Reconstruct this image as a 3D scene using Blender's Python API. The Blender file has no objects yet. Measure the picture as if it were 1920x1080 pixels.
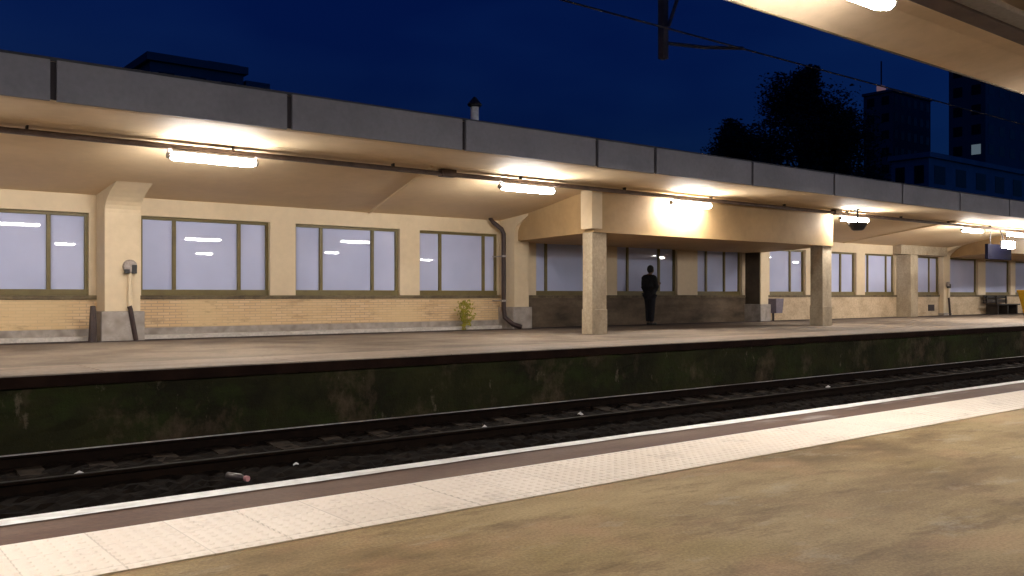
import bpy, bmesh, math, random
from mathutils import Vector, Matrix
random.seed(7)
R = math.radians
scene = bpy.context.scene
col = scene.collection

# ------------------------------------------------------------------ camera
CAM_H = 0.88
cam = bpy.data.cameras.new('camera')
camo = bpy.data.objects.new('camera', cam); col.objects.link(camo)
camo.location = (0, 0, CAM_H)
camo.rotation_euler = (R(90), 0, R(-38.463))
cam.sensor_width = 36; cam.lens = 36 * 1700 / 1920; cam.shift_y = 12 / 1920
cam.clip_start = 0.05; cam.clip_end = 2000
scene.camera = camo

# ------------------------------------------------------------------ sky
world = bpy.data.worlds.new('World'); scene.world = world; world.use_nodes = True
nt = world.node_tree; nt.nodes.clear()
wo = nt.nodes.new('ShaderNodeOutputWorld'); bg = nt.nodes.new('ShaderNodeBackground')
sky = nt.nodes.new('ShaderNodeTexSky'); sky.sky_type = 'NISHITA'; sky.sun_disc = False
sky.sun_elevation = R(-2.0); sky.sun_rotation = R(150); sky.air_density = 1.0; sky.dust_density = 0.3; sky.ozone_density = 4.0
mul = nt.nodes.new('ShaderNodeMix'); mul.data_type = 'RGBA'; mul.blend_type = 'MULTIPLY'; mul.inputs[0].default_value = 1.0
mul.inputs[7].default_value = (0.16, 0.70, 1.35, 1)
nt.links.new(sky.outputs[0], mul.inputs[6]); nt.links.new(mul.outputs[2], bg.inputs[0])
bg.inputs[1].default_value = 0.15
# thin night cloud: soft patches, a little paler
wtc = nt.nodes.new('ShaderNodeTexCoord'); wmp = nt.nodes.new('ShaderNodeMapping'); wmp.inputs['Scale'].default_value = (1.1, 1.1, 2.6); wmp.inputs['Location'].default_value = (.3, .1, .0)
wn = nt.nodes.new('ShaderNodeTexNoise'); wn.inputs['Scale'].default_value = 1.7; wn.inputs['Detail'].default_value = 4
wr = nt.nodes.new('ShaderNodeMapRange'); wr.inputs[1].default_value = .36; wr.inputs[2].default_value = .66
wm = nt.nodes.new('ShaderNodeMix'); wm.data_type = 'RGBA'; wm.inputs[6].default_value = (0.08, 0.60, 1.45, 1); wm.inputs[7].default_value = (0.35, 1.4, 2.2, 1)
nt.links.new(wtc.outputs['Generated'], wmp.inputs[0]); nt.links.new(wmp.outputs[0], wn.inputs['Vector']); nt.links.new(wn.outputs['Fac'], wr.inputs[0])
nt.links.new(wr.outputs[0], wm.inputs[0]); nt.links.new(wm.outputs[2], mul.inputs[7])
nt.links.new(bg.outputs[0], wo.inputs[0])

# ------------------------------------------------------------------ exposure
scene.view_settings.view_transform = 'Standard'; scene.view_settings.look = 'None'
scene.view_settings.exposure = 0.88; scene.view_settings.gamma = 1.0
scene.view_settings.use_curve_mapping = False
scene.cycles.use_denoising = True
scene.cycles.max_bounces = 8; scene.cycles.diffuse_bounces = 5
scene.cycles.sample_clamp_indirect = 8.0
scene.cycles.caustics_reflective = False; scene.cycles.caustics_refractive = False

LAMP_POWER = 95.0
LAMP_COLOR = (1.0, 0.95, 0.89)

# ------------------------------------------------------------------ materials
def nmat(name):
    m = bpy.data.materials.new(name); m.use_nodes = True
    return m, m.node_tree, m.node_tree.nodes['Principled BSDF']
def mixrgb(t, a, b, fac, blend='MIX'):
    n = t.nodes.new('ShaderNodeMix'); n.data_type = 'RGBA'; n.blend_type = blend
    for sock, v in ((0, fac), (6, a), (7, b)):
        if hasattr(v, 'is_output'): t.links.new(v, n.inputs[sock])
        elif sock == 0: n.inputs[0].default_value = v
        else: n.inputs[sock].default_value = (*v, 1)
    return n.outputs[2]
def noise(t, scale, detail=4, rough=0.6, vec=None, stretch=(1, 1, 1)):
    n = t.nodes.new('ShaderNodeTexNoise'); n.inputs['Scale'].default_value = scale
    n.inputs['Detail'].default_value = detail; n.inputs['Roughness'].default_value = rough
    if vec is None:
        tc = t.nodes.new('ShaderNodeTexCoord'); vec = tc.outputs['Object']
    if stretch != (1, 1, 1):
        mp = t.nodes.new('ShaderNodeMapping'); mp.inputs['Scale'].default_value = stretch
        t.links.new(vec, mp.inputs[0]); vec = mp.outputs[0]
    t.links.new(vec, n.inputs['Vector'])
    return n.outputs['Fac']
def ramp(t, src, p0, p1, c0=0.0, c1=1.0):
    n = t.nodes.new('ShaderNodeMapRange'); n.clamp = True
    t.links.new(src, n.inputs[0])
    n.inputs[1].default_value = p0; n.inputs[2].default_value = p1; n.inputs[3].default_value = c0; n.inputs[4].default_value = c1
    return n.outputs[0]
def bump(t, b, src, strength, dist=0.02):
    n = t.nodes.new('ShaderNodeBump'); n.inputs['Strength'].default_value = strength; n.inputs['Distance'].default_value = dist
    t.links.new(src, n.inputs['Height']); t.links.new(n.outputs[0], b.inputs['Normal'])
def mat(name, c, rough=0.7, c2=None, scale=3.0, lo=.4, hi=.65, stretch=(1, 1, 1), fine=None, bs=0.0, bscale=40, metal=0.0, spec=0.3, fk=(.82, 1.12)):
    """base colour c, blotches of c2, fine grain, bump"""
    m, t, b = nmat(name)
    b.inputs['Roughness'].default_value = rough; b.inputs['Metallic'].default_value = metal
    b.inputs['Specular IOR Level'].default_value = spec
    out = None
    if c2 is not None:
        out = mixrgb(t, c, c2, ramp(t, noise(t, scale, 5, .62, stretch=stretch), lo, hi))
    if fine:
        f = ramp(t, noise(t, fine, 3, .6), .3, .7, *fk)
        cmb = t.nodes.new('ShaderNodeCombineColor')
        for i in range(3): t.links.new(f, cmb.inputs[i])
        out = mixrgb(t, out if out is not None else c, cmb.outputs[0], 1.0, 'MULTIPLY')
    if out is None: b.inputs['Base Color'].default_value = (*c, 1)
    else: t.links.new(out, b.inputs['Base Color'])
    if bs: bump(t, b, noise(t, bscale, 4, .6), bs, 0.01)
    return m
M = {}
M['cream'] = mat('cream_paint', (.66, .535, .365), .55, (.58, .465, .31), 1.0, .45, .75, fine=7, fk=(.955, 1.03), bs=.12, bscale=25)
M['beam'] = mat('beam_paint', (.44, .295, .145), .6, (.36, .235, .11), 1.1, .42, .72, fine=7, fk=(.95, 1.04), bs=.1, bscale=25)
M['ceiling'] = mat('ceiling_paint', (.71, .545, .345), .7, (.62, .47, .29), .5, .40, .75, fine=5, fk=(.96, 1.03), bs=.08, bscale=18)
M['near_ceiling'] = mat('near_ceiling_paint', (.70, .53, .36), .75, (.58, .43, .28), .9, .42, .72, fine=6, fk=(.95, 1.03), bs=.1, bscale=20)
M['fascia'] = mat('fascia_sheet', (.25, .235, .24), .6, (.20, .187, .19), .8, .42, .68, fine=14, fk=(.93, 1.05), bs=.05, bscale=30)
M['fascia_gap'] = mat('fascia_backing', (.05, .04, .04), .8)
M['roof'] = mat('roof_felt', (.06, .06, .065), .9, (.04, .04, .045), 2)
M['frame'] = mat('olive_frame', (.16, .125, .045), .5, (.12, .09, .035), 4, .4, .7, spec=.4)
M['sill'] = mat('sill_stone', (.17, .13, .075), .7, (.09, .065, .04), 3, .4, .65, fine=20)
M['pilaster_shade'] = mat('shade_brown', (.075, .055, .036), .7, (.045, .032, .022), 2.0, fine=16)  # brown that carries the shade on the bay pilaster's side
M['plinth'] = mat('grey_plinth', (.36, .32, .29), .8, (.22, .19, .165), 5, .42, .68, fine=20, bs=.2)
M['kerb'] = mat('pale_kerb', (.55, .51, .47), .8, (.40, .36, .32), 3, .45, .7, stretch=(1, 3, 3), fine=16)
M['drain_shade'] = mat('gutter_shade', (.035, .022, .025), .8, (.06, .045, .045), 3)  # the shadow along the drain is put into this colour
M['plaster'] = mat('dado_plaster', (.56, .44, .30), .75, (.40, .30, .19), 1.4, .42, .7, stretch=(1, 1, 2.2), fine=14, bs=.15)
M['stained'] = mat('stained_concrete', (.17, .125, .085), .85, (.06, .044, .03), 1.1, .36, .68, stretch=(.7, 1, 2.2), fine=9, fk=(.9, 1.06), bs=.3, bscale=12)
M['column'] = mat('column_concrete', (.45, .375, .27), .75, (.32, .26, .18), 2.6, .42, .7, stretch=(1, 1, .5), fine=18, bs=.2)
M['trunk_dark'] = mat('trunking_paint', (.12, .085, .075), .55, (.08, .055, .05), 3, fine=10)
M['pipe_dark'] = mat('drainpipe_paint', (.035, .022, .022), .45, (.055, .035, .03), 6)
M['grey_metal'] = mat('grey_metal', (.30, .28, .27), .5, metal=.3, fine=20)
M['line_metal'] = mat('overhead_steel', (.11, .115, .12), .7, (.07, .072, .075), 4)
M['dark_metal'] = mat('dark_metal', (.04, .038, .04), .5, metal=.3, fine=20)
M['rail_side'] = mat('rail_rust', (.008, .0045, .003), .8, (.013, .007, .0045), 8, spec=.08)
M['rail_top'] = mat('rail_glint', (.50, .48, .47), .4, (.16, .14, .13), .35, .45, .65, fine=9, spec=.6)  # lamp glint along the rail head, put into a pale base colour
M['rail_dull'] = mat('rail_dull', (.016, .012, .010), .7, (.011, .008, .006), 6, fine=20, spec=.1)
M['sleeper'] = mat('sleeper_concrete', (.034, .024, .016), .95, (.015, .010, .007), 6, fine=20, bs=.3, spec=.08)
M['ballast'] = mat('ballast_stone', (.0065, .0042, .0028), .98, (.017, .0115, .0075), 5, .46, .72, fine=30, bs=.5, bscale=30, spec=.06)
M['lip'] = mat('platform_lip_grime', (.024, .012, .008), .9, (.014, .007, .005), 2.5, fine=12, bs=.3, bscale=15, spec=.08)
M['asphalt'] = mat('far_platform_asphalt', (.225, .183, .142), .8, (.115, .085, .062), .8, .40, .68, stretch=(1, 1.1, 1), fine=12, bs=.3, bscale=30)
M['coping'] = mat('coping_concrete', (.33, .265, .205), .75, (.23, .18, .14), 1.2, .42, .68, stretch=(.5, 1.5, 1), fine=12, bs=.2)
M['edge_white'] = mat('edge_line_paint', (.80, .79, .75), .6, (.50, .46, .42), 3.0, .52, .72, stretch=(.7, 2, 1), fine=10)
M['phone_grey'] = mat('fitting_grey', (.36, .31, .28), .5, (.25, .2, .18), 12)
M['leaf_weed'] = mat('weed_leaf', (.34, .29, .03), .6, (.17, .17, .02), 9)
M['leaf_dark'] = mat('tree_leaf', (.035, .05, .022), .7, (.02, .03, .015), 1.2)
M['bark'] = mat('tree_bark', (.06, .045, .035), .9, fine=12, bs=.5)
M['bld_dark'] = mat('tower_render', (.20, .21, .22), .8, (.17, .18, .19), .3)
M['bld_pale'] = mat('pale_render', (.42, .44, .44), .8, (.33, .35, .35), .4)
M['glass_dark'] = mat('night_glass', (.012, .013, .016), .35, spec=.25)
M['yellow'] = mat('yellow_plastic', (.55, .30, .012), .5, (.42, .22, .012), 4, fine=14)
M['navy'] = mat('sign_navy', (.0018, .0018, .008), .7, spec=.08)
M['sign_pale'] = mat('sign_pale_band', (.05, .05, .11), .5)
M['wood'] = mat('bench_wood', (.035, .025, .018), .6, (.02, .015, .012), 5)
M['bin_grey'] = mat('bin_violet_grey', (.16, .14, .18), .5, fine=12)
M['litter'] = mat('litter_paper', (.72, .70, .68), .8)
M['bottle'] = mat('bottle_plastic', (.07, .055, .055), .3, spec=.6)
M['bottle_cap'] = mat('bottle_cap', (.55, .27, .28), .45)
M['skin'] = mat('skin', (.16, .09, .06), .6)
M['cloth'] = mat('black_cloth', (.010, .010, .012), .9, (.016, .015, .018), 12)
M['trouser'] = mat('dark_trouser', (.009, .009, .013), .9, (.014, .013, .018), 12)
M['hair'] = mat('black_hair', (.008, .007, .006), .7)
M['shoe'] = mat('black_shoe', (.012, .011, .011), .5)
M['ground'] = mat('earth', (.05, .042, .03), .95, (.03, .035, .02), .4, fine=3)
M['pole_white'] = mat('vent_pipe_paint', (.85, .83, .78), .5, (.6, .57, .52), 9)

def emis(name, c, s):
    m, t, b = nmat(name); b.inputs['Base Color'].default_value = (.8, .8, .8, 1)
    b.inputs['Emission Color'].default_value = (*c, 1); b.inputs['Emission Strength'].default_value = s
    return m
M['lamp'] = emis('lamp_diffuser', LAMP_COLOR, LAMP_POWER)
M['lit_window'] = emis('lit_window', (.6, .8, .85), .07)
M['beacon'] = emis('beacon_glow', (1.0, .55, .55), .06)

def make_pane():
    m, t, b = nmat('frosted_pane')
    c = mixrgb(t, (.53, .57, .80), (.46, .50, .72), ramp(t, noise(t, .8, 3, .5), .35, .7))
    t.links.new(c, b.inputs['Base Color']); b.inputs['Roughness'].default_value = .006
    b.inputs['Specular IOR Level'].default_value = .5
    return m
M['pane'] = make_pane()

def make_brick():
    m, t, b = nmat('thin_brick')
    tc = t.nodes.new('ShaderNodeTexCoord'); sp = t.nodes.new('ShaderNodeSeparateXYZ'); cb = t.nodes.new('ShaderNodeCombineXYZ')
    t.links.new(tc.outputs['Object'], sp.inputs[0]); t.links.new(sp.outputs[0], cb.inputs[0]); t.links.new(sp.outputs[2], cb.inputs[1])
    br = t.nodes.new('ShaderNodeTexBrick'); t.links.new(cb.outputs[0], br.inputs[0])
    br.inputs['Scale'].default_value = 1.0; br.inputs['Mortar Size'].default_value = .008
    br.inputs['Brick Width'].default_value = .24; br.inputs['Row Height'].default_value = .058
    br.inputs['Color1'].default_value = (.60, .40, .215, 1); br.inputs['Color2'].default_value = (.68, .49, .29, 1)
    br.inputs['Mortar'].default_value = (.42, .31, .20, 1)
    c = mixrgb(t, br.outputs[0], (.64, .47, .26), ramp(t, noise(t, .55, 3, .5), .45, .6, 0, .75))
    c = mixrgb(t, c, (.22, .14, .08), ramp(t, noise(t, 2.2, 5, .7, stretch=(.5, 1, 2)), .56, .72, 0, .7))
    t.links.new(c, b.inputs['Base Color']); b.inputs['Roughness'].default_value = .8
    bump(t, b, br.outputs['Fac'], -.3, .006)
    return m
M['brick'] = make_brick()

def make_near_floor():
    m, t, b = nmat('near_platform_floor')
    c = mixrgb(t, (.175, .115, .052), (.40, .30, .155), ramp(t, noise(t, .75, 7, .66, stretch=(.7, 1.5, 1)), .36, .62))
    c = mixrgb(t, c, (.13, .077, .035), ramp(t, noise(t, 1.9, 6, .68, stretch=(.7, 1.8, 1)), .52, .68, 0, .85))
    c = mixrgb(t, c, (.39, .25, .135), ramp(t, noise(t, 1.3, 3, .6, stretch=(1.1, 1.4, 2)), .54, .68, 0, .7))
    c = mixrgb(t, c, (.24, .18, .06), ramp(t, noise(t, .7, 4, .6, stretch=(1.3, 1, 3)), .55, .70, 0, .6))
    c = mixrgb(t, c, (.40, .34, .245), ramp(t, noise(t, 2.6, 6, .7, stretch=(.8, 1.5, 1)), .56, .70, 0, .6))
    tc = t.nodes.new('ShaderNodeTexCoord')
    vo = t.nodes.new('ShaderNodeTexVoronoi'); vo.inputs['Scale'].default_value = 2.3; t.links.new(tc.outputs['Object'], vo.inputs['Vector'])
    c = mixrgb(t, c, (.07, .05, .032), ramp(t, vo.outputs['Distance'], .030, .055, .7, 0))
    f = ramp(t, noise(t, 75, 4, .75), .3, .7, .68, 1.24)
    cmb = t.nodes.new('ShaderNodeCombineColor')
    for i in range(3): t.links.new(f, cmb.inputs[i])
    c = mixrgb(t, c, cmb.outputs[0], 1.0, 'MULTIPLY')
    t.links.new(c, b.inputs['Base Color']); b.inputs['Roughness'].default_value = .62; b.inputs['Specular IOR Level'].default_value = .12
    bump(t, b, noise(t, 60, 5, .7), .35, .006)
    return m
M['near_floor'] = make_near_floor()

def make_edge_stone():
    m, t, b = nmat('red_edge_stone')
    c = mixrgb(t, (.095, .048, .029), (.145, .09, .06), ramp(t, noise(t, 1.2, 5, .6, stretch=(.6, 2, 1)), .42, .62))
    c = mixrgb(t, c, (.40, .36, .32), ramp(t, noise(t, .8, 4, .6, stretch=(.6, 2.4, 2)), .60, .70, 0, .8))
    c = mixrgb(t, c, (.24, .11, .05), ramp(t, noise(t, 1.1, 3, .6, stretch=(1, 2, 3)), .60, .68, 0, .7))
    f = ramp(t, noise(t, 30, 4, .7), .3, .7, .8, 1.15)
    cmb = t.nodes.new('ShaderNodeCombineColor')
    for i in range(3): t.links.new(f, cmb.inputs[i])
    c = mixrgb(t, c, cmb.outputs[0], 1.0, 'MULTIPLY')
    t.links.new(c, b.inputs['Base Color']); b.inputs['Roughness'].default_value = .7
    bump(t, b, noise(t, 40, 4, .6), .3, .006)
    return m
M['edge_stone'] = make_edge_stone()

def make_tactile():
    m, t, b = nmat('tactile_tile')
    tc = t.nodes.new('ShaderNodeTexCoord'); sp = t.nodes.new('ShaderNodeSeparateXYZ'); t.links.new(tc.outputs['Object'], sp.inputs[0])
    br = t.nodes.new('ShaderNodeTexBrick'); t.links.new(tc.outputs['Object'], br.inputs[0]); br.offset = 0
    br.inputs['Scale'].default_value = 1.0; br.inputs['Mortar Size'].default_value = .003; br.inputs['Brick Width'].default_value = .28; br.inputs['Row Height'].default_value = .28
    br.inputs['Color1'].default_value = (.86, .77, .66, 1); br.inputs['Color2'].default_value = (.78, .69, .585, 1); br.inputs['Mortar'].default_value = (.60, .52, .43, 1)
    c = mixrgb(t, br.outputs[0], (.84, .73, .60), ramp(t, noise(t, .5, 3, .5), .4, .65, 0, .7))
    c = mixrgb(t, c, (.42, .34, .26), ramp(t, noise(t, 3.1, 7, .75), .56, .74, 0, .65))
    t.links.new(c, b.inputs['Base Color']); b.inputs['Roughness'].default_value = .55
    return m
M['tactile'] = make_tactile()

def make_track_wall():
    m, t, b = nmat('mossy_track_wall')
    c = mixrgb(t, (.018, .016, .008), (.034, .034, .012), ramp(t, noise(t, .9, 5, .65), .38, .62))
    c = mixrgb(t, c, (.030, .042, .010), ramp(t, noise(t, 1.4, 5, .7, stretch=(1, 1, 1.6)), .50, .68, 0, .8))
    c = mixrgb(t, c, (.12, .082, .052), ramp(t, noise(t, .75, 6, .72, stretch=(1.4, 1, 1)), .53, .68, 0, .8))
    c = mixrgb(t, c, (.24, .185, .13), ramp(t, noise(t, 2.0, 6, .75, stretch=(1.6, 1, .8)), .61, .72, 0, .8))
    t.links.new(c, b.inputs['Base Color']); b.inputs['Roughness'].default_value = .9; b.inputs['Specular IOR Level'].default_value = .15
    bump(t, b, noise(t, 7, 6, .7), .6, .05)
    return m
M['track_wall'] = make_track_wall()

# ------------------------------------------------------------------ mesh helpers
def tag(o, label=None, cat=None, group=None, kind=None):
    if label: o['label'] = label
    if cat: o['category'] = cat
    if group: o['group'] = group
    if kind: o['kind'] = kind
    return o
def empty(name, loc=(0, 0, 0), rz=0):
    o = bpy.data.objects.new(name, None); col.objects.link(o); o.location = loc; o.rotation_euler[2] = rz
    o.empty_display_size = .2
    return o
def world_loc(o):
    v = Vector((0, 0, 0))
    while o: v += o.location; o = o.parent
    return v
class MB:
    """collects shapes in one bmesh; build() links them as ONE mesh object"""
    def __init__(s): s.bm = bmesh.new(); s.mi = 0
    def face(s, vs):
        f = s.bm.faces.new(vs); f.material_index = s.mi; return f
    def box(s, x0, x1, y0, y1, z0, z1, bev=0.0):
        v = [s.bm.verts.new(p) for p in ((x0, y0, z0), (x1, y0, z0), (x1, y1, z0), (x0, y1, z0), (x0, y0, z1), (x1, y0, z1), (x1, y1, z1), (x0, y1, z1))]
        fs = [s.face([v[i] for i in q]) for q in ((3, 2, 1, 0), (4, 5, 6, 7), (0, 1, 5, 4), (1, 2, 6, 5), (2, 3, 7, 6), (3, 0, 4, 7))]
        if bev:
            es = {e for f in fs for e in f.edges}
            bmesh.ops.bevel(s.bm, geom=list(es), offset=bev, segments=2, affect='EDGES', profile=.6)
        return s
    def prism_x(s, prof, x0, x1):       # profile of (y, z), extruded along x
        a = [s.bm.verts.new((x0, y, z)) for y, z in prof]; b = [s.bm.verts.new((x1, y, z)) for y, z in prof]
        n = len(prof); s.face(a[::-1]); s.face(b)
        for i in range(n): s.face([a[i], a[(i + 1) % n], b[(i + 1) % n], b[i]])
        return s
    def prism_z(s, plan, z0, z1):       # plan of (x, y), extruded up
        a = [s.bm.verts.new((x, y, z0)) for x, y in plan]; b = [s.bm.verts.new((x, y, z1)) for x, y in plan]
        n = len(plan); s.face(a[::-1]); s.face(b)
        for i in range(n): s.face([a[i], a[(i + 1) % n], b[(i + 1) % n], b[i]])
        return s
    def tube(s, pts, rad, seg=8, cap=True):
        pts = [Vector(p) for p in pts]
        rads = rad if isinstance(rad, (list, tuple)) else [rad] * len(pts)
        rings = []
        for i, p in enumerate(pts):
            d = (pts[min(i + 1, len(pts) - 1)] - pts[max(i - 1, 0)]).normalized()
            up = Vector((0, 0, 1)) if abs(d.z) < .9 else Vector((1, 0, 0))
            u = d.cross(up).normalized(); w = u.cross(d)
            rings.append([s.bm.verts.new(p + (u * math.cos(k * math.tau / seg) + w * math.sin(k * math.tau / seg)) * rads[i]) for k in range(seg)])
        for a, b in zip(rings, rings[1:]):
            for k in range(seg): s.face([a[k], a[(k + 1) % seg], b[(k + 1) % seg], b[k]])
        if cap: s.face(rings[0][::-1]); s.face(rings[-1])
        return s
    def rings(s, rs, cap=True):          # list of rings (lists of points)
        V = [[s.bm.verts.new(p) for p in r] for r in rs]; n = len(V[0])
        for a, b in zip(V, V[1:]):
            for k in range(n): s.face([a[k], a[(k + 1) % n], b[(k + 1) % n], b[k]])
        if cap: s.face(V[0][::-1]); s.face(V[-1])
        return s
    def quad(s, *p): s.face([s.bm.verts.new(q) for q in p]); return s
    def build(s, name, mats, parent=None, smooth=False, local=False):
        bmesh.ops.recalc_face_normals(s.bm, faces=s.bm.faces[:])
        me = bpy.data.meshes.new(name)
        if parent and not local: bmesh.ops.translate(s.bm, verts=s.bm.verts[:], vec=-world_loc(parent))
        s.bm.to_mesh(me); s.bm.free()
        for m in (mats if isinstance(mats, (list, tuple)) else [mats]): me.materials.append(m)
        if smooth:
            for p in me.polygons: p.use_smooth = True
        o = bpy.data.objects.new(name, me); col.objects.link(o)
        if parent: o.parent = parent
        return o
def structure(o): return tag(o, kind='structure')
def copy_tree(o, parent=None):
    c = o.copy(); col.objects.link(c); c.parent = parent
    for ch in [k for k in o.children]: copy_tree(ch, c)
    return c

X0, X1 = -26.0, 92.0

# ------------------------------------------------------------------ ground and platforms
b = MB(); b.box(-400, 900, -400, 900, -1.3, -1.02); structure(b.build('ground', M['ground']))

b = MB(); b.box(X0, X1, 11.16, 24.0, -1.01, -.004); structure(b.build('far_platform', M['asphalt']))
b = MB()
xs = X0
while xs < X1:                                                    # coping slabs, one surface
    w = 2.4; b.box(xs, xs + w - .012, 10.99, 12.25, -.14, .004, .012); xs += w
structure(b.build('platform_coping', M['coping']))
b = MB(); b.box(X0, X1, 10.965, 10.987, -.135, -.012)
structure(b.build('coping_face', M['lip']))
# the retaining wall below the coping, slightly uneven
bm = bmesh.new()
nx, nz = 340, 7
g = [[bm.verts.new((X0 + (X1 - X0) * i / nx, 11.01 + random.uniform(-.016, .016) + .03 * (1 - k / nz), -1.01 + .87 * k / nz)) for i in range(nx + 1)] for k in range(nz + 1)]
for k in range(nz):
    for i in range(nx): bm.faces.new((g[k][i], g[k][i + 1], g[k + 1][i + 1], g[k + 1][i]))
bmx = MB(); bmx.bm.free(); bmx.bm = bm
structure(bmx.build('track_wall', M['track_wall']))

b = MB(); b.box(X0, X1, -9.5, 3.57, -1.01, 0.0); structure(b.build('near_platform', M['near_floor']))
b = MB(); b.box(X0, X1, 3.574, 4.02, -.24, -.002, .008); structure(b.build('platform_edge', M['edge_stone']))
b = MB(); b.box(X0, X1, 3.70, 3.9, -1.01, -.245); structure(b.build('near_track_wall', M['track_wall']))
# painted line: a thin sheet with a worn, uneven inner border
b = MB()
n = 520; prev = None
for i in range(n + 1):
    x = X0 + (X1 - X0) * i / n
    w = .105 + .012 * math.sin(x * 1.3) + random.uniform(-.006, .006)
    cur = (b.bm.verts.new((x, 4.008 - w, .003)), b.bm.verts.new((x, 4.010, .003)))
    if prev: b.face([prev[0], cur[0], cur[1], prev[1]])
    prev = cur
structure(b.build('edge_line', M['edge_white']))
# tactile paving with raised studs
b = MB(); b.box(X0, X1, 3.02, 3.58, -.02, .005)
px = -3.0
while px < 32:
    step = .05
    py = 3.045
    while py < 3.57:
        r0, r1, h = .0165, .010, .0036
        c0 = [b.bm.verts.new((px + r0 * math.cos(a), py + r0 * math.sin(a), .005)) for a in [k * math.tau / 6 for k in range(6)]]
        c1 = [b.bm.verts.new((px + r1 * math.cos(a), py + r1 * math.sin(a), .005 + h)) for a in [k * math.tau / 6 for k in range(6)]]
        for k in range(6): b.face([c0[k], c0[(k + 1) % 6], c1[(k + 1) % 6], c1[k]])
        b.face(c1)
        py += .05
    px += step
structure(b.build('tactile_paving', M['tactile']))

# trackbed and ballast
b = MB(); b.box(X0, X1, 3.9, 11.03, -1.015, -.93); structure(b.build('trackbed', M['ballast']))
bm = bmesh.new()
nx, ny = 760, 56
gx0, gx1, gy0, gy1 = -3.0, 62.0, 6.6, 11.13
def bz(x, y):
    d = abs(y - 9.53)
    base = -.885 if d < .66 else (-.852 if d < 1.5 else -.872)
    return base + random.uniform(-.022, .022)
g = [[bm.verts.new((gx0 + (gx1 - gx0) * i / nx + random.uniform(-.03, .03), gy0 + (gy1 - gy0) * k / ny + random.uniform(-.02, .02), bz(0, gy0 + (gy1 - gy0) * k / ny))) for i in range(nx + 1)] for k in range(ny + 1)]
for k in range(ny):
    for i in range(nx): bm.faces.new((g[k][i], g[k][i + 1], g[k + 1][i + 1], g[k + 1][i]))
bmx = MB(); bmx.bm.free(); bmx.bm = bm
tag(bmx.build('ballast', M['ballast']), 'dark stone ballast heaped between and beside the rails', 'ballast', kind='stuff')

def rail(y, label, top):
    t = empty('rail', (20, y, -.885))
    foot = [(-.065, .0), (.065, .0), (.06, .018), (.012, .03), (.011, .118), (.034, .128), (.036, .150), (-.036, .150), (-.034, .128), (-.011, .118), (-.012, .03), (-.06, .018)]
    b = MB(); b.prism_x([(y + p, -.888 + q) for p, q in foot], X0, X1); b.build('rail_body', M['rail_side'], t)
    b = MB(); b.prism_x([(y - .033, -.738), (y + .033, -.738), (y + .026, -.733), (y - .026, -.733)], X0, X1); b.build('running_surface', M[top], t)
    tag(t, label, 'rail', 'rails of the track')
rail(10.25, 'steel rail with a pale glint coloured onto its top nearer the mossy far platform wall', 'rail_top')
rail(8.81, 'dull dark steel rail nearer the white painted platform edge', 'rail_dull')

prof = [(-1.2, -.12), (1.2, -.12), (1.2, -.012), (.9, 0), (.55, 0), (.4, -.022), (-.4, -.022), (-.55, 0), (-.9, 0), (-1.2, -.012)]
x = 1.2; first = None; k = 0
while x < 60:
    if first is None:
        b = MB()
        a = [b.bm.verts.new((-.12, y, z)) for y, z in prof]; c = [b.bm.verts.new((.12, y, z)) for y, z in prof]
        b.face(a[::-1]); b.face(c)
        for i in range(len(prof)): b.face([a[i], a[(i + 1) % len(prof)], c[(i + 1) % len(prof)], c[i]])
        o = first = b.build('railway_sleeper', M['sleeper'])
        tag(o, 'dusty concrete sleeper lying across the ballast under both rails', 'sleeper', 'sleepers under the rails')
    else:
        o = first.copy(); col.objects.link(o)
    o.location = (x, 9.53, -.862 + random.uniform(-.012, .004)); o.rotation_euler[2] = random.uniform(-.012, .012)
    x += .66; k += 1

# ------------------------------------------------------------------ the station building on the far platform
WY = 18.6
bld = empty('station_building', (20, WY, 0))
tag(bld, 'long cream station building with a row of pale windows and deep canopy', 'station building')
wins = [(-1.95, .75, (-1.3, .1)), (1.72, 4.45, (2.4, 3.77)), (5.41, 8.1, (6.09, 7.45)), (8.69, 11.36, (9.36, 10.68)), (11.92, 14.34, (12.59, 13.93)),
        (15.6, 18.2, (16.05, 17.5)), (18.65, 21.25, (19.2, 20.55)), (22.19, 24.43, (22.75, 23.65)), (25.91, 28.02, (27.25,)),
        (28.75, 31.29, (29.4, 30.4)), (31.88, 34.1, (32.27, 33.6)), (35.1, 37.7, (37.0,)), (38.55, 41.14, ()), (41.86, 44.41, ()),
        (44.92, 47.65, ()), (48.3, 50.9, (49.6,)), (51.6, 54.2, (52.9,)), (54.9, 57.5, (56.2,)), (58.2, 60.8, (59.5,))]
ZS, ZT = .86, 2.44
b = MB()
b.box(X0, 80, WY, 18.95, ZT, 3.05)                               # band above the windows
e = X0
for (a, c, m) in wins: b.box(e, a, WY, 18.95, ZS, ZT); e = c
b.box(e, 80, WY, 18.95, ZS, ZT)
b.build('wall', M['cream'], bld)
b = MB(); b.box(X0, 15.2, WY - .01, 18.95, .22, .78); b.build('brick_dado', M['brick'], bld)
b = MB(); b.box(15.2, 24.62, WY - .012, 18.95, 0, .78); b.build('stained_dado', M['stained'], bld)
b = MB(); b.box(24.62, 80, WY - .01, 18.95, 0, .78); b.build('plaster_dado', M['plaster'], bld)
b = MB(); b.box(X0, 15.2, WY - .03, 18.95, 0, .218); b.build('base_course', M['plinth'], bld)
b = MB(); b.box(X0, 80, WY - .035, 18.95, .782, .858, .006); b.build('sill', M['sill'], bld)
b = MB(); b.box(X0, 14.2, 18.28, WY - .032, 0, .085, .012); b.build('kerb', M['kerb'], bld)
b = MB(); b.box(X0, 80, 24, 24.3, -1, 3.6); b.build('rear_wall', M['cream'], bld)
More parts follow.
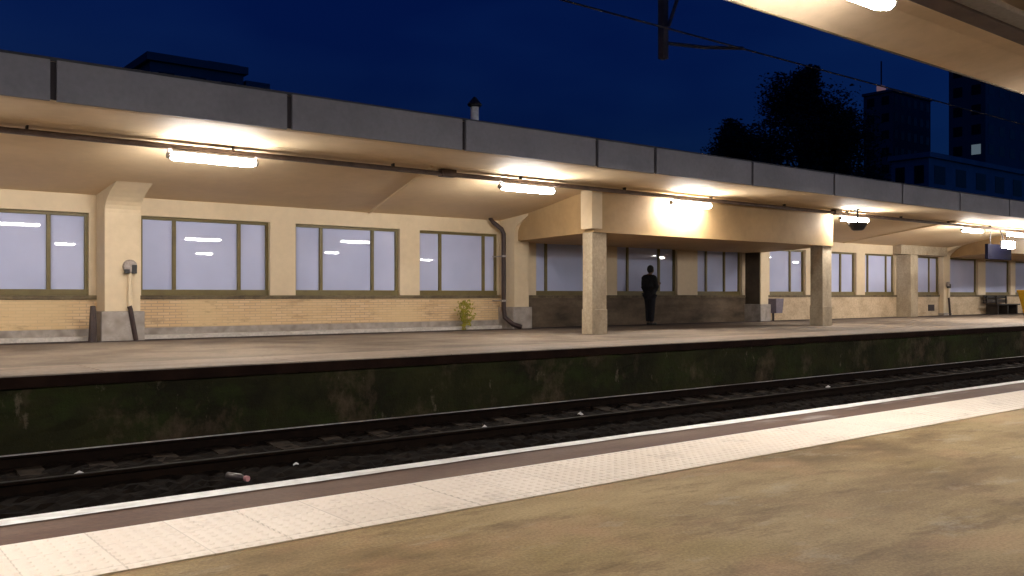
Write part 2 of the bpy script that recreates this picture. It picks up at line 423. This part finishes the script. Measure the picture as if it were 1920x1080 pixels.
for (a, c, ms) in wins:
    f = MB(); y0, y1 = 18.70, 18.78
    f.box(a, c, y0 - .02, y1, ZS, ZS + .115); f.box(a, c, y0, y1, ZT - .06, ZT)
    f.box(a, a + .055, y0, y1, ZS + .117, ZT - .062); f.box(c - .055, c, y0, y1, ZS + .117, ZT - .062)
    for mx in ms: f.box(mx - .035, mx + .035, y0 + .006, y1, ZS + .117, ZT - .062)
    fo = f.build('window', M['frame'], bld)
    edges = [a + .056] + [q for mx in ms for q in (mx - .036, mx + .036)] + [c - .056]
    p = MB()
    for q in range(0, len(edges), 2):
        t = random.uniform(-.004, .004)
        xa, xb, za, zb = edges[q], edges[q + 1], ZS + .118, ZT - .063
        u = random.uniform(-.0035, .0035) * (xb - xa)
        p.quad((xa, 18.755 - t - u, za), (xb, 18.755 - t + u, za), (xb, 18.755 + t + u, zb), (xa, 18.755 + t - u, zb))
    p.build('pane', M['pane'], fo)

def ceil_z(y): return 3.26 - (y - 13.8) * .0979
def pilaster(x0, x1, yf, haunch=True, low='plinth', pz=.56):
    prof = [(18.598, pz + .002), (yf, pz + .002), (yf, 2.42)]
    if haunch:
        for k in range(1, 9):
            a = k / 8; prof.append((yf - .95 * a ** 2.2, 2.42 + a * (ceil_z(yf - .95) + .03 - 2.42)))
    else: prof.append((yf, ceil_z(yf) + .02))
    prof.append((18.598, ceil_z(18.6) + .12))
    b = MB(); b.prism_x(prof, x0, x1); o = b.build('pilaster', M['cream'], bld)
    b = MB(); b.box(x0 - .07, x1 + .07, yf - .05, 18.597, 0, pz, .015); b.build('plinth', M['plinth'], o)
pilaster(4.58, 5.22, 18.0)
pilaster(14.38, 14.85, 18.0)
pilaster(24.6, 25.0, 18.0, False)
pilaster(37.6, 38.15, 18.4, True, pz=.1)
pilaster(-5.4, -4.8, 18.0)
# concrete pier between two right hand windows
b = MB(); b.box(34.15, 34.7, 18.0, 18.597, 0, 2.43); b.box(33.9, 37.58, 18.25, 18.596, 2.46, 2.86)
b.build('pier', M['column'], bld)
# lowered box beam on columns over the waiting bay
def box_beam(plan, z0, z1): 
    b = MB(); b.prism_z(plan, z0, z1); return b.build('box_beam', M['beam'], bld)
box_beam([(13.74, 14.42), (23.04, 14.42), (25.0, 18.594), (14.62, 18.594)], 2.245, 3.2)
box_beam([(35.9, 15.4), (47.0, 15.4), (47.0, 18.594), (38.42, 18.594)], 2.47, 3.2)
b = MB(); b.prism_z([(13.64, 14.37), (13.95, 14.37), (13.95, 14.419), (13.738, 14.419), (13.78, 14.75), (13.66, 14.75)], 2.32, 3.16)
b.build('corner_block', M['cream'], bld)
def column(x0, x1, y0, y1):
    b = MB(); b.box(x0, x1, y0, y1, 0, 2.243, .012)
    b.box(x0 - .012, x1 + .012, y0 - .012, y1 + .012, 0, .55, .01)
    b.build('column', M['column'], bld)
column(13.74, 14.18, 14.47, 14.78)
column(22.6, 23.05, 14.47, 14.86)
column(46.4, 46.9, 15.44, 15.8)
# canopy
prof = [(11.62, 3.14), (11.62, 3.60), (24.3, 3.78), (24.3, 2.9), (18.96, 2.79), (18.6, ceil_z(18.6)), (13.8, 3.26), (11.78, 3.195), (11.78, 3.14)]
b = MB(); b.prism_x(prof, X0, 80); cano = b.build('canopy', M['ceiling'], bld)
b = MB(); b.prism_x([(11.60, 3.602), (24.32, 3.785), (24.32, 3.83), (11.60, 3.645)], X0, 80); b.build('roof', M['roof'], cano)
b = MB(); b.box(X0, 80, 11.597, 11.618, 3.15, 3.59); b.build('fascia_backing', M['fascia_gap'], cano)
joints = [2.38 - 2.93 * k for k in range(9, 0, -1)] + [2.38, 5.31, 8.22, 11.08, 12.58, 15.5, 18.5, 21.5] + [21.5 + 3.0 * k for k in range(1, 19)]
for a, c in zip(joints, joints[1:]):
    b = MB(); dz = random.uniform(-.004, .004)
    b.box(a + .035, c - .035, 11.545 + random.uniform(-.006, .004), 11.596, 3.128 + dz, 3.607 + dz, .008)
    b.build('fascia_panel', M['fascia'], cano)
# ceiling joint strips running back to the wall, and small hooks
for (xa, xb) in ((9.2, 10.5), (-4, -2.8), (29.2, 30.3)):
    b = MB(); n = 8
    for k in range(n):
        t0, t1 = k / n, (k + 1) / n
        ya, yb = 13.95 + t0 * 4.6, 13.95 + t1 * 4.6
        q0, q1 = xa + (xb - xa) * t0, xa + (xb - xa) * t1
        b.tube([(q0, ya, ceil_z(ya) - .012), (q1, yb, ceil_z(yb) - .012)], .028, 6)
    b.build('ceiling_joint', M['ceiling'], bld)
b = MB(); b.box(24.572, 24.598, 18.03, 18.59, 0, 2.243, .004); b.build('shade_panel', M['pilaster_shade'], bld)  # thin added sheet; its dark colour paints the shade on the pilaster's left face
# low wall vents
for x, z in ((28.5, .36), (36.9, .33)):
    v = MB(); v.box(x - .24, x + .24, 18.56, 18.588, z - .13, z + .13); vo = v.build('wall_vent', M['fascia_gap'], bld)

b = MB(); b.box(X0, 80, 17.78, 18.26, .002, .006); structure(b.build('drain_shade_sheet', M['drain_shade']))  # flat sheet along the drain, coloured dark as the shadow in it

# ------------------------------------------------------------------ cable trunking under the far canopy
tr = empty('cable_trunking', (14, 14.1, 3.1))
tag(tr, 'dark cable trunking running along under the far canopy ceiling above the lamps', 'cable trunking')
b = MB(); b.box(X0, 80, 14.055, 14.145, 3.10, 3.18, .01); b.build('trunking_body', M['trunk_dark'], tr)
xx = -24.0
while xx < 78:
    b = MB(); b.box(xx, xx + .03, 14.06, 14.14, 3.14, ceil_z(14.1) + .01); b.build('hanger', M['dark_metal'], tr); xx += 2.95
for xj in (9.65, 22.7):  # the second box is added in place of a dark shadow wedge at the ceiling
    b = MB(); b.box(xj - .16, xj + .16, 14.02, 14.18, 3.085, 3.225, .015); b.build('junction_or_shadow_box', M['trunk_dark'], tr)

# ------------------------------------------------------------------ lamps
def lamp_proto(name, length=1.36, hw=.05):
    root = empty(name)
    rs = []
    L = length / 2
    for u, k in ((-L, .35), (-L + .015, .62), (-L + .05, .86), (-L + .10, 1), (L - .10, 1), (L - .05, .86), (L - .015, .62), (L, .35)):
        ring = []
        for i in range(12):
            a = i * math.tau / 12
            ring.append((u, .082 * k * math.cos(a), -.055 + .062 * k * math.sin(a)))
        rs.append(ring)
    b = MB(); b.rings(rs); b.build('diffuser', M['lamp'], root, smooth=True, local=True)
    b = MB(); b.box(-L + .03, L - .03, -hw, hw, .0085 if hw < .08 else -.022, .045, .008); b.build('housing', M['grey_metal'], root, local=True)
    for s in (-1, 1):
        b = MB(); xe = s * (L + .022)
        b.rings([[(xe - s * .02, .06 * math.cos(i * math.tau / 10), -.05 + .05 * math.sin(i * math.tau / 10)) for i in range(10)],
                 [(xe + s * .02, .055 * math.cos(i * math.tau / 10), -.045 + .045 * math.sin(i * math.tau / 10)) for i in range(10)]])
        b.tube([(xe, 0, -.02), (xe + s * .02, 0, .09)], .012, 6)
        b.build('end_cap', M['grey_metal'], root, local=True)
    return root
proto = lamp_proto('ceiling_lamp', hw=.078)
proto_near = lamp_proto('ceiling_lamp', hw=.15)
FAR = 'glowing tube lamps under the far canopy'
far = [(5.2, 'glowing tube lamp nearest the left pilaster, under the far canopy'),
       (11.6, 'glowing tube lamp under the far canopy just left of the near square column'),
       (16.6, 'glowing tube lamp burning a white patch onto the box beam face'),
       (23.6, 'glowing tube lamp just past the second column, above the dark hanging loudspeaker'),
       (30.75, 'small glowing tube lamp left of the navy hanging sign, alone on the ceiling'),
       (34.1, 'small glowing tube lamp above the navy hanging sign at the right edge')]
used = False
for x, lab in far:
    o = proto if not used else copy_tree(proto); used = True
    o.location = (x, 14.1, 3.05); tag(o, lab, 'lamp', FAR)
for x in (.25, -6.2, 40.2, 46.5, 53.0, 60.0):
    o = copy_tree(proto); o.location = (x, 14.1, 3.05)
    tag(o, 'tube lamp under the far canopy beyond the picture edge', 'lamp', FAR)
for k in range(-3, 8):
    o = proto_near if k == -3 else copy_tree(proto_near); o.location = (5.85 + 6.3 * k, 3.62, 3.14)
    tag(o, 'large bright tube lamp under the near canopy at the top right' if k == 0 else 'bright tube lamp of the near canopy row outside the picture', 'lamp', 'lamps under the near canopy')
for k in range(-1, 5):
    o = copy_tree(proto_near); o.scale = (.6, 1, 1); o.location = (9.4 + 6.75 * k, -7.3, 3.20)
    tag(o, 'tube lamp of the near canopy rear row seen only in reflections', 'lamp', 'rear lamps under the near canopy')
# square floodlight over the sign
fl = empty('floodlight', (32.7, 13.8, 2.55)); tag(fl, 'small square floodlight hanging directly above the navy sign', 'floodlight')
b = MB(); b.box(32.4, 33.0, 13.68, 13.86, 2.46, 2.70, .03); b.build('lens', M['lamp'], fl)
b = MB(); b.box(32.42, 32.98, 13.87, 13.93, 2.48, 2.72, .01); b.tube([(32.7, 13.9, 2.7), (32.7, 14.05, 3.11)], .02); b.build('housing', M['dark_metal'], fl)

# ------------------------------------------------------------------ near canopy above the camera
nc = empty('platform_canopy', (5, -2, 3.2))
tag(nc, 'near platform canopy with cream ceiling jutting into the top right corner', 'canopy')
b = MB(); b.prism_x([(4.50, 3.19), (4.50, 3.56), (-9.4, 3.66), (-9.4, 3.19), (-9.1, 3.27), (-8.2, 3.345), (3.2, 3.345), (4.0, 3.30)], X0, 70); b.build('ceiling_slab', M['near_ceiling'], nc)
b = MB(); b.box(X0, 70, 4.503, 4.52, 3.18, 3.58); b.build('edge_trim', M['sill'], nc)
b = MB(); b.box(X0, 70, 3.22, 3.39, 3.03, 3.07, .006); b.build('cable_tray', M['trunk_dark'], nc)
b = MB(); b.box(X0, 70, 3.05, 3.212, 3.045, 3.09, .006); b.build('cable_duct', M['grey_metal'], nc)
xx = -24.4
while xx < 68:
    b = MB(); b.box(xx, xx + .06, -8.0, 2.90, 3.29, 3.343); b.build('rib', M['near_ceiling'], nc); xx += 3.1
for x in (-13.5, -4.5, 4.5, 13.5, 22.5, 31.5, 40.5):
    b = MB(); b.box(x - .2, x + .2, -2.0, -1.6, 0, 3.343, .02); b.build('column', M['column'], nc)

# ------------------------------------------------------------------ things on the far platform
dp = empty('drainpipe', (14.15, 18.2, 0)); tag(dp, 'dark brown drainpipe beside the second pilaster, bent at the top', 'drainpipe')
b = MB(); b.tube([(13.86, 18.35, 2.82), (13.92, 18.28, 2.7), (14.1, 18.18, 2.54), (14.15, 18.15, 2.42), (14.15, 18.15, .5), (14.16, 18.12, .3), (14.32, 17.98, .12), (14.5, 17.86, .05)], [.05, .055, .06, .06, .06, .06, .065, .065], 10)
b.build('pipe', M['pipe_dark'], dp, smooth=True)
for z in (1.85, .72):
    b = MB(); b.tube([(14.15, 18.15, z - .025), (14.15, 18.15, z + .025)], .072, 10); b.box(14.13, 14.17, 18.2, 18.6, z - .012, z + .012); b.build('bracket', M['grey_metal'], dp)

def fitting(x, y, zc, lab, z_low=.6, sc=1.0):
    t = empty('wall_fitting', (x, y, 0)); tag(t, lab, 'wall fitting', 'round wall fittings on pilasters')
    b = MB(); b.rings([[(x + r * math.cos(k * math.tau / 18), yy, zc + r * math.sin(k * math.tau / 18)) for k in range(18)] for yy, r in ((y, .13 * sc), (y - .06, .13 * sc), (y - .085, .115 * sc), (y - .09, .07 * sc))])
    b.build('round_cover', M['phone_grey'], t)
    for s in (-1, 1):
        b = MB(); b.box(x + s * .065 * sc - .045 * sc, x + s * .065 * sc + .045 * sc, y - .11, y - .03, zc - .135 * sc, zc - .055 * sc if s < 0 else zc + .03, .008); b.build('dark_outlet', M['dark_metal'], t)
    b = MB(); b.tube([(x, y - .03, zc - .1 * sc), (x, y - .03, z_low)], .045 * sc, 8); b.build('conduit', M['cream'], t)
    b = MB(); b.tube([(x - .02, y - .07, z_low + .04), (x, y - .07, z_low - .02), (x + .1, y - .075, .01)], .045 * sc, 8); b.build('boot_pipe', M['pipe_dark'], t)
fitting(5.02, 17.998, 1.41, 'round grey fitting with conduit on the left pilaster', .62)
fitting(37.9, 18.398, 1.28, 'small round fitting with dark pipe on the distant right pilaster', .7)
b = MB(); b.tube([(4.36, 17.99, .0), (4.38, 18.02, .3), (4.40, 18.1, .66)], [.075, .07, .05], 8)
tag(b.build('pipe_stub', M['pipe_dark']), 'short dark pipe stub standing left of the left pilaster plinth', 'pipe')

# weed
wd = empty('weed', (12.95, 18.22, 0)); tag(wd, 'yellow green weed growing against the brick below the fourth window', 'plant')
b = MB()
for k in range(5): b.tube([(12.95 + .03 * k - .06, 18.2, 0.0), (12.93 + random.uniform(-.12, .12), 18.18, .35), (12.93 + random.uniform(-.22, .22), 18.16, .7)], [.012, .009, .004], 5)
b.build('stem', M['leaf_weed'], wd)
b = MB()
for k in range(220):
    z = random.uniform(.12, .70); w = .22 * (1 - abs(z - .45) / .5) + .05
    c = Vector((12.93 + random.gauss(0, w * .55), 18.15 + random.uniform(-.08, .04), z))
    d = Vector((random.uniform(-1, 1), random.uniform(-.7, .1), random.uniform(-.6, .7))).normalized(); s = d.cross(Vector((0, 1, .3))).normalized()
    l = random.uniform(.045, .095)
    b.quad(c, c + d * l * .5 + s * l * .28, c + d * l, c + d * l * .5 - s * l * .28)
b.build('foliage', M['leaf_weed'], wd)

# small bin by the right pilaster
bn = empty('litter_bin', (25.55, 17.9, 0)); tag(bn, 'violet grey litter bin on a stem beside the cream pilaster past the bay', 'bin')
b = MB(); b.rings([[(25.55 + sx * w, 18.1 + sy * w * .8, z) for sx, sy in ((-1, -1), (1, -1), (1, 1), (-1, 1))] for z, w in ((.26, .17), (.74, .21), (.745, .19), (.735, .19))]); b.build('bin_body', M['bin_grey'], bn)
b = MB(); b.tube([(25.55, 18.2, 0), (25.55, 18.2, .3)], .035); b.build('bin_post', M['dark_metal'], bn)

# yellow bin at the right edge
yb = empty('grit_bin', (41.7, 16.5, 0)); tag(yb, 'bright yellow bin cut off by the right edge of the picture', 'bin')
b = MB(); b.rings([[(41.7 + sx * w, 16.5 + sy * w * .7, z) for sx, sy in ((-1, -1), (1, -1), (1, 1), (-1, 1))] for z, w in ((0.05, .36), (.08, .40), (.95, .60), (.955, .60))]); b.build('bin_body', M['yellow'], yb)
b = MB(); b.box(41.05, 42.35, 16.03, 16.97, .957, 1.07, .04); b.build('lid', M['yellow'], yb)
for sx in (-.28, .28):
    b = MB(); b.tube([(41.7 + sx, 16.2, .07), (41.7 + sx, 16.8, .07)], .07, 12); b.build('wheel', M['dark_metal'], yb)

# bench against the wall
be = empty('bench', (42.3, 18.1, 0)); tag(be, 'dark low bench against the wall left of the yellow bin', 'bench')
b = MB(); b.box(41.2, 43.5, 17.8, 18.3, .40, .46, .01); b.build('seat', M['wood'], be)
b = MB(); b.box(41.2, 43.5, 18.36, 18.42, .5, .66, .01); b.box(41.2, 43.5, 18.38, 18.44, .70, .84, .01); b.build('backrest', M['wood'], be)
for x in (41.4, 42.35, 43.3):
    b = MB(); b.box(x - .05, x + .05, 17.85, 18.3, 0, .398); b.box(x - .04, x + .04, 18.31, 18.355, 0, .82); b.build('leg', M['wood'], be)

# hanging sign
sg = empty('hanging_sign', (34.5, 14.9, 2.1)); tag(sg, 'navy blue station sign hanging from the canopy near the right edge', 'sign')
b = MB(); b.box(33.6, 35.5, 14.84, 14.96, 2.15, 2.70, .015); b.build('board', M['navy'], sg)
for x in (33.9, 35.2):
    b = MB(); b.tube([(x, 14.9, 2.70), (x, 14.9, 3.16)], .018); b.build('hanger_rod', M['dark_metal'], sg)

# hanging loudspeaker under the fourth lamp
hs = empty('hanging_speaker', (22.9, 13.5, 2.7)); tag(hs, 'dark round loudspeaker hanging on a rod below the fourth tube lamp', 'loudspeaker')
b = MB(); b.tube([(22.85, 13.55, 2.86), (22.85, 13.55, 3.22)], .025, 8); b.box(22.78, 22.92, 13.48, 13.62, 3.17, 3.21); b.build('rod', M['dark_metal'], hs)
b = MB()
b.rings([[(22.85 + r * math.cos(k * math.tau / 16), 13.55 + r * math.sin(k * math.tau / 16), z) for k in range(16)] for z, r in ((2.86, .12), (2.84, .24), (2.80, .26), (2.74, .22), (2.66, .17), (2.63, .12), (2.625, .05))])
b.build('speaker_body', M['dark_metal'], hs)

# ------------------------------------------------------------------ person
def skin(name, verts, edges, rad, m, parent=None, levels=1, root=0):
    me = bpy.data.meshes.new(name); me.from_pydata(verts, edges, [])
    o = bpy.data.objects.new(name + '_rig', me); col.objects.link(o)
    sk = o.modifiers.new('s', 'SKIN'); sk.use_smooth_shade = True
    for i, r in enumerate(rad):
        d = me.skin_vertices[0].data[i]; d.radius = r if isinstance(r, tuple) else (r, r); d.use_root = (i == root)
    if levels:
        ss = o.modifiers.new('u', 'SUBSURF'); ss.levels = levels; ss.render_levels = levels
    dg = bpy.context.evaluated_depsgraph_get(); dg.update()
    out = bpy.data.meshes.new_from_object(o.evaluated_get(dg)); out.name = name
    bpy.data.objects.remove(o); 
    out.materials.clear(); out.materials.append(m)
    for p in out.polygons: p.use_smooth = True
    r = bpy.data.objects.new(name, out); col.objects.link(r)
    if parent: r.parent = parent
    return r
# body faces +x locally; head bowed over the hands
V = []; Ed = []; Rd = []
def add(p, r, frm=None):
    V.append(p); Rd.append(r)
    if frm is not None: Ed.append((frm, len(V) - 1))
    return len(V) - 1
pel = add((0, 0, .93), (.11, .15))
bel = add((.0, 0, 1.08), (.105, .14), pel); chest = add((-.01, 0, 1.26), (.115, .165), bel); shl = add((-.03, 0, 1.39), (.075, .12), chest)
nk = add((-.005, 0, 1.475), (.052, .052), shl); h0 = add((.04, 0, 1.545), (.078, .070), nk); h1 = add((.065, 0, 1.62), (.092, .075), h0); h2 = add((.06, 0, 1.675), (.06, .052), h1)
add((.155, 0, 1.575), (.012, .011), h1)                             # nose
for s in (-1, 1):
    add((.05, s * .086, 1.60), (.012, .018), h1)                    # ears
    sh = add((-.02, s * .19, 1.37), .062, shl); el = add((-.02, s * .245, 1.10), .047, sh)
    wr = add((.21, s * .12, 1.15), .030, el); pm = add((.285, s * .075, 1.175), (.026, .036), wr)
    kn = add((.335, s * .06, 1.19), (.022, .038), pm)
    for j in range(4):
        f1 = add((.365, s * (.085 - .022 * j), 1.195 + .004 * j), .0095, kn); f2 = add((.385 - .004 * j, s * (.075 - .022 * j), 1.222), .0085, f1)
        add((.372 - .003 * j, s * (.066 - .02 * j), 1.245 - .003 * j), .0075, f2)
    t1 = add((.30, s * .035, 1.205), .011, pm); add((.335, s * .018, 1.232), .009, t1)
    hp = add((0, s * .095, .88), .095, pel); kne = add((.02, s * .075, .50), .060, hp); an = add((-.01, s * .065, .09), .040, kne); add((.13, s * .08, .035), (.030, .040), an)
PX, PY, PA = 19.14, 17.78, R(2)
pe = skin('person', V, Ed, Rd, M['skin'], None, 1, 0)
pe.scale = (.99, .99, .985); pe.location = (PX, PY, .004); pe.rotation_euler[2] = PA
tag(pe, 'person in black standing in the waiting bay, head bowed over their hands', 'person')
# jacket
V, Ed, Rd = [], [], []
a0 = add((.0, 0, .72), (.165, .185)); a1 = add((0, 0, .93), (.165, .20), a0); a2 = add((0, 0, 1.1), (.165, .205), a1); a3 = add((-.02, 0, 1.28), (.17, .225), a2); a4 = add((-.03, 0, 1.40), (.115, .165), a3); a5 = add((-.015, 0, 1.475), (.068, .075), a4)
for s in (-1, 1):
    q = add((-.02, s * .195, 1.375), .085, a4); e2 = add((-.02, s * .25, 1.10), .066, q); add((.19, s * .13, 1.145), .047, e2)
skin('jacket', V, Ed, Rd, M['cloth'], pe, 1, 1)
V, Ed, Rd = [], [], []
t0 = add((0, 0, .93), (.13, .16))
for s in (-1, 1):
    hp = add((0, s * .085, .84), .115, t0); kne = add((.015, s * .078, .50), .088, hp); add((-.005, s * .068, .075), .070, kne)
skin('trousers', V, Ed, Rd, M['trouser'], pe, 1, 0)
for s in (-1, 1):
    V, Ed, Rd = [], [], []
    q = add((-.05, s * .066, .05), (.048, .045)); q2 = add((.06, s * .074, .048), (.046, .048), q); add((.19, s * .082, .04), (.034, .040), q2)
    skin('shoe', V, Ed, Rd, M['shoe'], pe, 1, 0)
b = MB(); bmesh.ops.create_icosphere(b.bm, subdivisions=3, radius=1.0)
for v in b.bm.verts:
    x, y, z = v.co; v.co = (x * .112 + .025, y * .090, z * .125 + 1.615)
bmesh.ops.delete(b.bm, geom=[v for v in b.bm.verts if v.co.z < 1.50 or (v.co.x > .085 and v.co.z < 1.645)], context='VERTS')
b.build('hair', M['hair'], pe, smooth=True, local=True)

# ------------------------------------------------------------------ litter on the track
spots = [(2.15, 9.35, .09, 'small bright white paper scrap between the rails at the left'), (6.9, 10.55, .05, None), (9.9, 10.62, .05, None), (11.6, 10.6, .05, None), (5.2, 10.58, .06, None),
         (7.05, 9.45, .05, None), (8.9, 9.62, .06, None), (15.9, 10.72, .10, 'white crumpled paper lying at the foot of the mossy track wall'), (15.1, 9.55, .07, 'white paper scrap between the rails right of centre'), (4.0, 8.55, .04, None)]
for x, y, s, lab in spots:
    b = MB()
    n = 7; ring = [(x + s * random.uniform(.7, 1.1) * math.cos(k * math.tau / n), y + s * .7 * random.uniform(.6, 1.1) * math.sin(k * math.tau / n), -.855 + random.uniform(0, .02)) for k in range(n)]
    c = b.bm.verts.new((x, y, -.83 + s * .3)); vs = [b.bm.verts.new(p) for p in ring]
    for k in range(n): b.face([vs[k], vs[(k + 1) % n], c])
    o = b.build('paper_scrap', M['litter'])
    tag(o, lab or 'tiny white paper scrap lying on the dark track ballast', 'litter', 'paper scraps along the track')
bo = empty('bottle', (3.2, 8.12, -.84), R(-70)); tag(bo, 'discarded dark plastic bottle with a pinkish cap lying before the nearer rail', 'bottle')
b = MB(); b.rings([[(u, r * math.cos(k * math.tau / 12), .04 + r * math.sin(k * math.tau / 12)) for k in range(12)] for u, r in ((-.11, .025), (-.10, .036), (.05, .036), (.09, .026), (.11, .014), (.125, .013))]); b.build('bottle_body', M['bottle'], bo, smooth=True, local=True)
b = MB(); b.tube([(.126, 0, .04), (.165, 0, .04)], .026, 10); b.build('cap', M['bottle_cap'], bo, local=True)

# ------------------------------------------------------------------ overhead line
gm = empty('catenary_gantry', (11.3, 10.2, 0)); tag(gm, 'dark overhead line support post hanging into the sky with a side arm', 'gantry')
b = MB(); b.box(11.24, 11.36, 10.14, 10.26, 4.78, 7.7); b.build('drop_post', M['line_metal'], gm)
b = MB(); b.box(11.1, 11.5, -9.9, 10.6, 7.7, 8.1); b.build('cross_beam', M['line_metal'], gm)
b = MB(); b.box(11.1, 11.5, -9.9, -9.55, -1, 7.7); b.build('mast', M['line_metal'], gm)
b = MB(); b.tube([(11.32, 10.1, 5.02), (11.9, 9.85, 5.0), (12.5, 9.5, 5.01)], .03, 6); b.tube([(11.32, 10.1, 5.3), (11.7, 9.9, 6.6)], .03, 6); b.build('side_arm', M['line_metal'], gm)
def wire(y, z, r, sag, lab):
    b = MB(); pts = []
    for k in range(49):
        x = X0 + (110) * k / 48; t = ((x - 10.5) % 44) / 44
        pts.append((x, y, z - sag * 4 * t * (1 - t)))
    b.tube(pts, r, 5); tag(b.build('overhead_wire', M['line_metal']), lab, 'wire', 'overhead wires above the track')
wire(9.5, 5.0, .016, .0, 'lower overhead wire crossing the sky past the hanging post')
wire(9.5, 6.1, .018, .25, 'faint upper overhead wire near the near canopy edge')

# vent pipe on the roof
vp = empty('roof_vent_pipe', (11.65, 14.0, 3.6)); tag(vp, 'pale vent pipe with a cowl standing on the canopy roof', 'vent pipe')
b = MB(); b.tube([(9.48, 13.0, 3.62), (9.48, 13.0, 4.2)], .075, 12); b.build('pipe', M['pole_white'], vp)
b = MB(); b.rings([[(9.48 + r * math.cos(k * math.tau / 12), 13.0 + r * math.sin(k * math.tau / 12), z) for k in range(12)] for z, r in ((4.22, .12), (4.25, .13), (4.38, .02))]); b.box(9.39, 9.57, 12.98, 13.02, 4.19, 4.23); b.build('cowl', M['dark_metal'], vp)
# ------------------------------------------------------------------ town behind the station
def building(name, loc, w, d, h, m, label, floors, cols, lit=(), extra=None, cat='building', side_lit=()):
    x, y, z = loc
    t = empty(name, (x + w / 2, y + d / 2, -1.02)); tag(t, label, cat)
    b = MB(); b.box(x, x + w, y, y + d, -1.02, h); b.build('wall', m, t)
    b = MB(); b.box(x - .25, x + w + .25, y - .25, y + d + .25, h + .002, h + .5)
    if extra: 
        for e in extra: b.box(*e)
    b.build('roof', m, t)
    fh = h / floors; cw = w / cols
    for i in range(floors):
        if (i + .3) * fh < 6: continue
        for j in range(cols):
            b = MB(); xa = x + (j + .25) * cw; za = (i + .3) * fh
            b.box(xa, xa + cw * .5, y - .03, y + .05, za, za + fh * .5)
            b.build('window', M['lit_window'] if (i, j) in lit else M['glass_dark'], t)
    for i in range(floors):                                          # windows of the side that faces the tracks' left
        if (i + .3) * fh < 6: continue
        n = max(2, int(d / 4)); 
        for j in range(n):
            dw = d / n; b = MB(); ya = y + (j + .25) * dw; za = (i + .3) * fh
            b.box(x - .03, x + .05, ya, ya + dw * .5, za, za + fh * .5); b.build('window', M['lit_window'] if (i, j) in side_lit else M['glass_dark'], t)
    return t
building('apartment_block', (18.0, 60, 0), 6.2, 6, 15.9, M['bld_dark'], 'dark stepped rooftop block rising behind the canopy at the left', 5, 3, extra=[(24.46, 26.2, 60.2, 65, -1, 15.6), (26.21, 27.2, 60.4, 65, -1, 15.1), (22.1, 24.3, 61, 64, 16.402, 16.75)])
building('tower_block', (164, 90, 0), 14.5, 6, 39.5, M['bld_dark'], 'dark tower behind the tree with an aerial on its roof', 12, 6)
building('tower_block', (153, 68, 0), 40, 6, 46, M['bld_dark'], 'tall dark tower at the right with one lit window', 14, 10, side_lit=((7, 0),))
building('office_building', (88.9, 45, 0), 36, 4, 14.6, M['bld_pale'], 'low pale building with dark windows behind the canopy at the right', 4, 8)
ae = empty('roof_aerial', (165.2, 93, 40)); tag(ae, 'thin roof aerial with a faint pinkish beacon', 'aerial')
b = MB(); b.tube([(165.2, 93, 40), (165.2, 93, 46)], .15, 6); b.build('mast', M['dark_metal'], ae)
b = MB(); b.box(164.2, 166.2, 92.5, 93.5, 40.002, 41.3, .3); b.build('beacon', M['beacon'], ae)

def tree(x, y, top, rad, nl, label, seed, leaf=.24, base=.25):
    rnd = random.Random(seed)
    t = empty('tree', (x, y, -1.02)); tag(t, label, 'tree')
    b = MB(); b.tube([(x, y, -1.02), (x + .2, y, top * .25), (x - .1, y + .2, top * .55), (x, y, top * .86)], [.42, .34, .22, .06], 8)
    clumps = []
    for k in range(38):
        z = top * rnd.uniform(base, .93); f = 1 - max(0, (z / top - .45)) / .62
        a = rnd.uniform(0, math.tau); rr = rad * f * rnd.uniform(.25, 1.0)
        c = Vector((x + rr * math.cos(a), y + rr * .7 * math.sin(a), z)); clumps.append((c, rnd.uniform(.8, 1.7) * rad / 5.5))
        b.tube([(x, y, z * .72), (x + rr * .5 * math.cos(a), y + rr * .35 * math.sin(a), z * .86), tuple(c)], [.12, .07, .02], 5)
    for k in range(5): clumps.append((Vector((x + rnd.uniform(-1, 1) * .12 * rad, y, top * (.86 + .035 * k))), .55 + .1 * (5 - k)))
    b.build('trunk', M['bark'], t)
    b = MB()
    for k in range(nl):
        c, r = clumps[rnd.randrange(len(clumps))]
        g3 = [max(-1.5, min(1.5, rnd.gauss(0, 1))) for _ in range(3)]
        p = c + Vector((g3[0] * r * .55, g3[1] * r * .5, g3[2] * r * .45))
        d = Vector((rnd.uniform(-1, 1), rnd.uniform(-1, 1), rnd.uniform(-.8, .8))).normalized(); s = d.orthogonal().normalized(); l = leaf * rnd.uniform(.7, 1.3)
        b.quad(p - d * l * .5, p + s * l * .32, p + d * l * .5, p - s * l * .32)
    b.build('crown', M['leaf_dark'], t)
tree(52.5, 35, 15.6, 7.6, 42000, 'large dark tree with a pointed top behind the canopy', 3)
tree(46.4, 36, 11.4, 5.6, 20000, 'smaller dark tree at the left foot of the large one', 5)
tree(60.5, 37, 14.0, 6.2, 24000, 'rounded dark tree just right of the pointed large one', 8)
tree(31.3, 30, 6.9, 1.3, 1500, 'little dark treetop just showing over the middle of the canopy', 11)
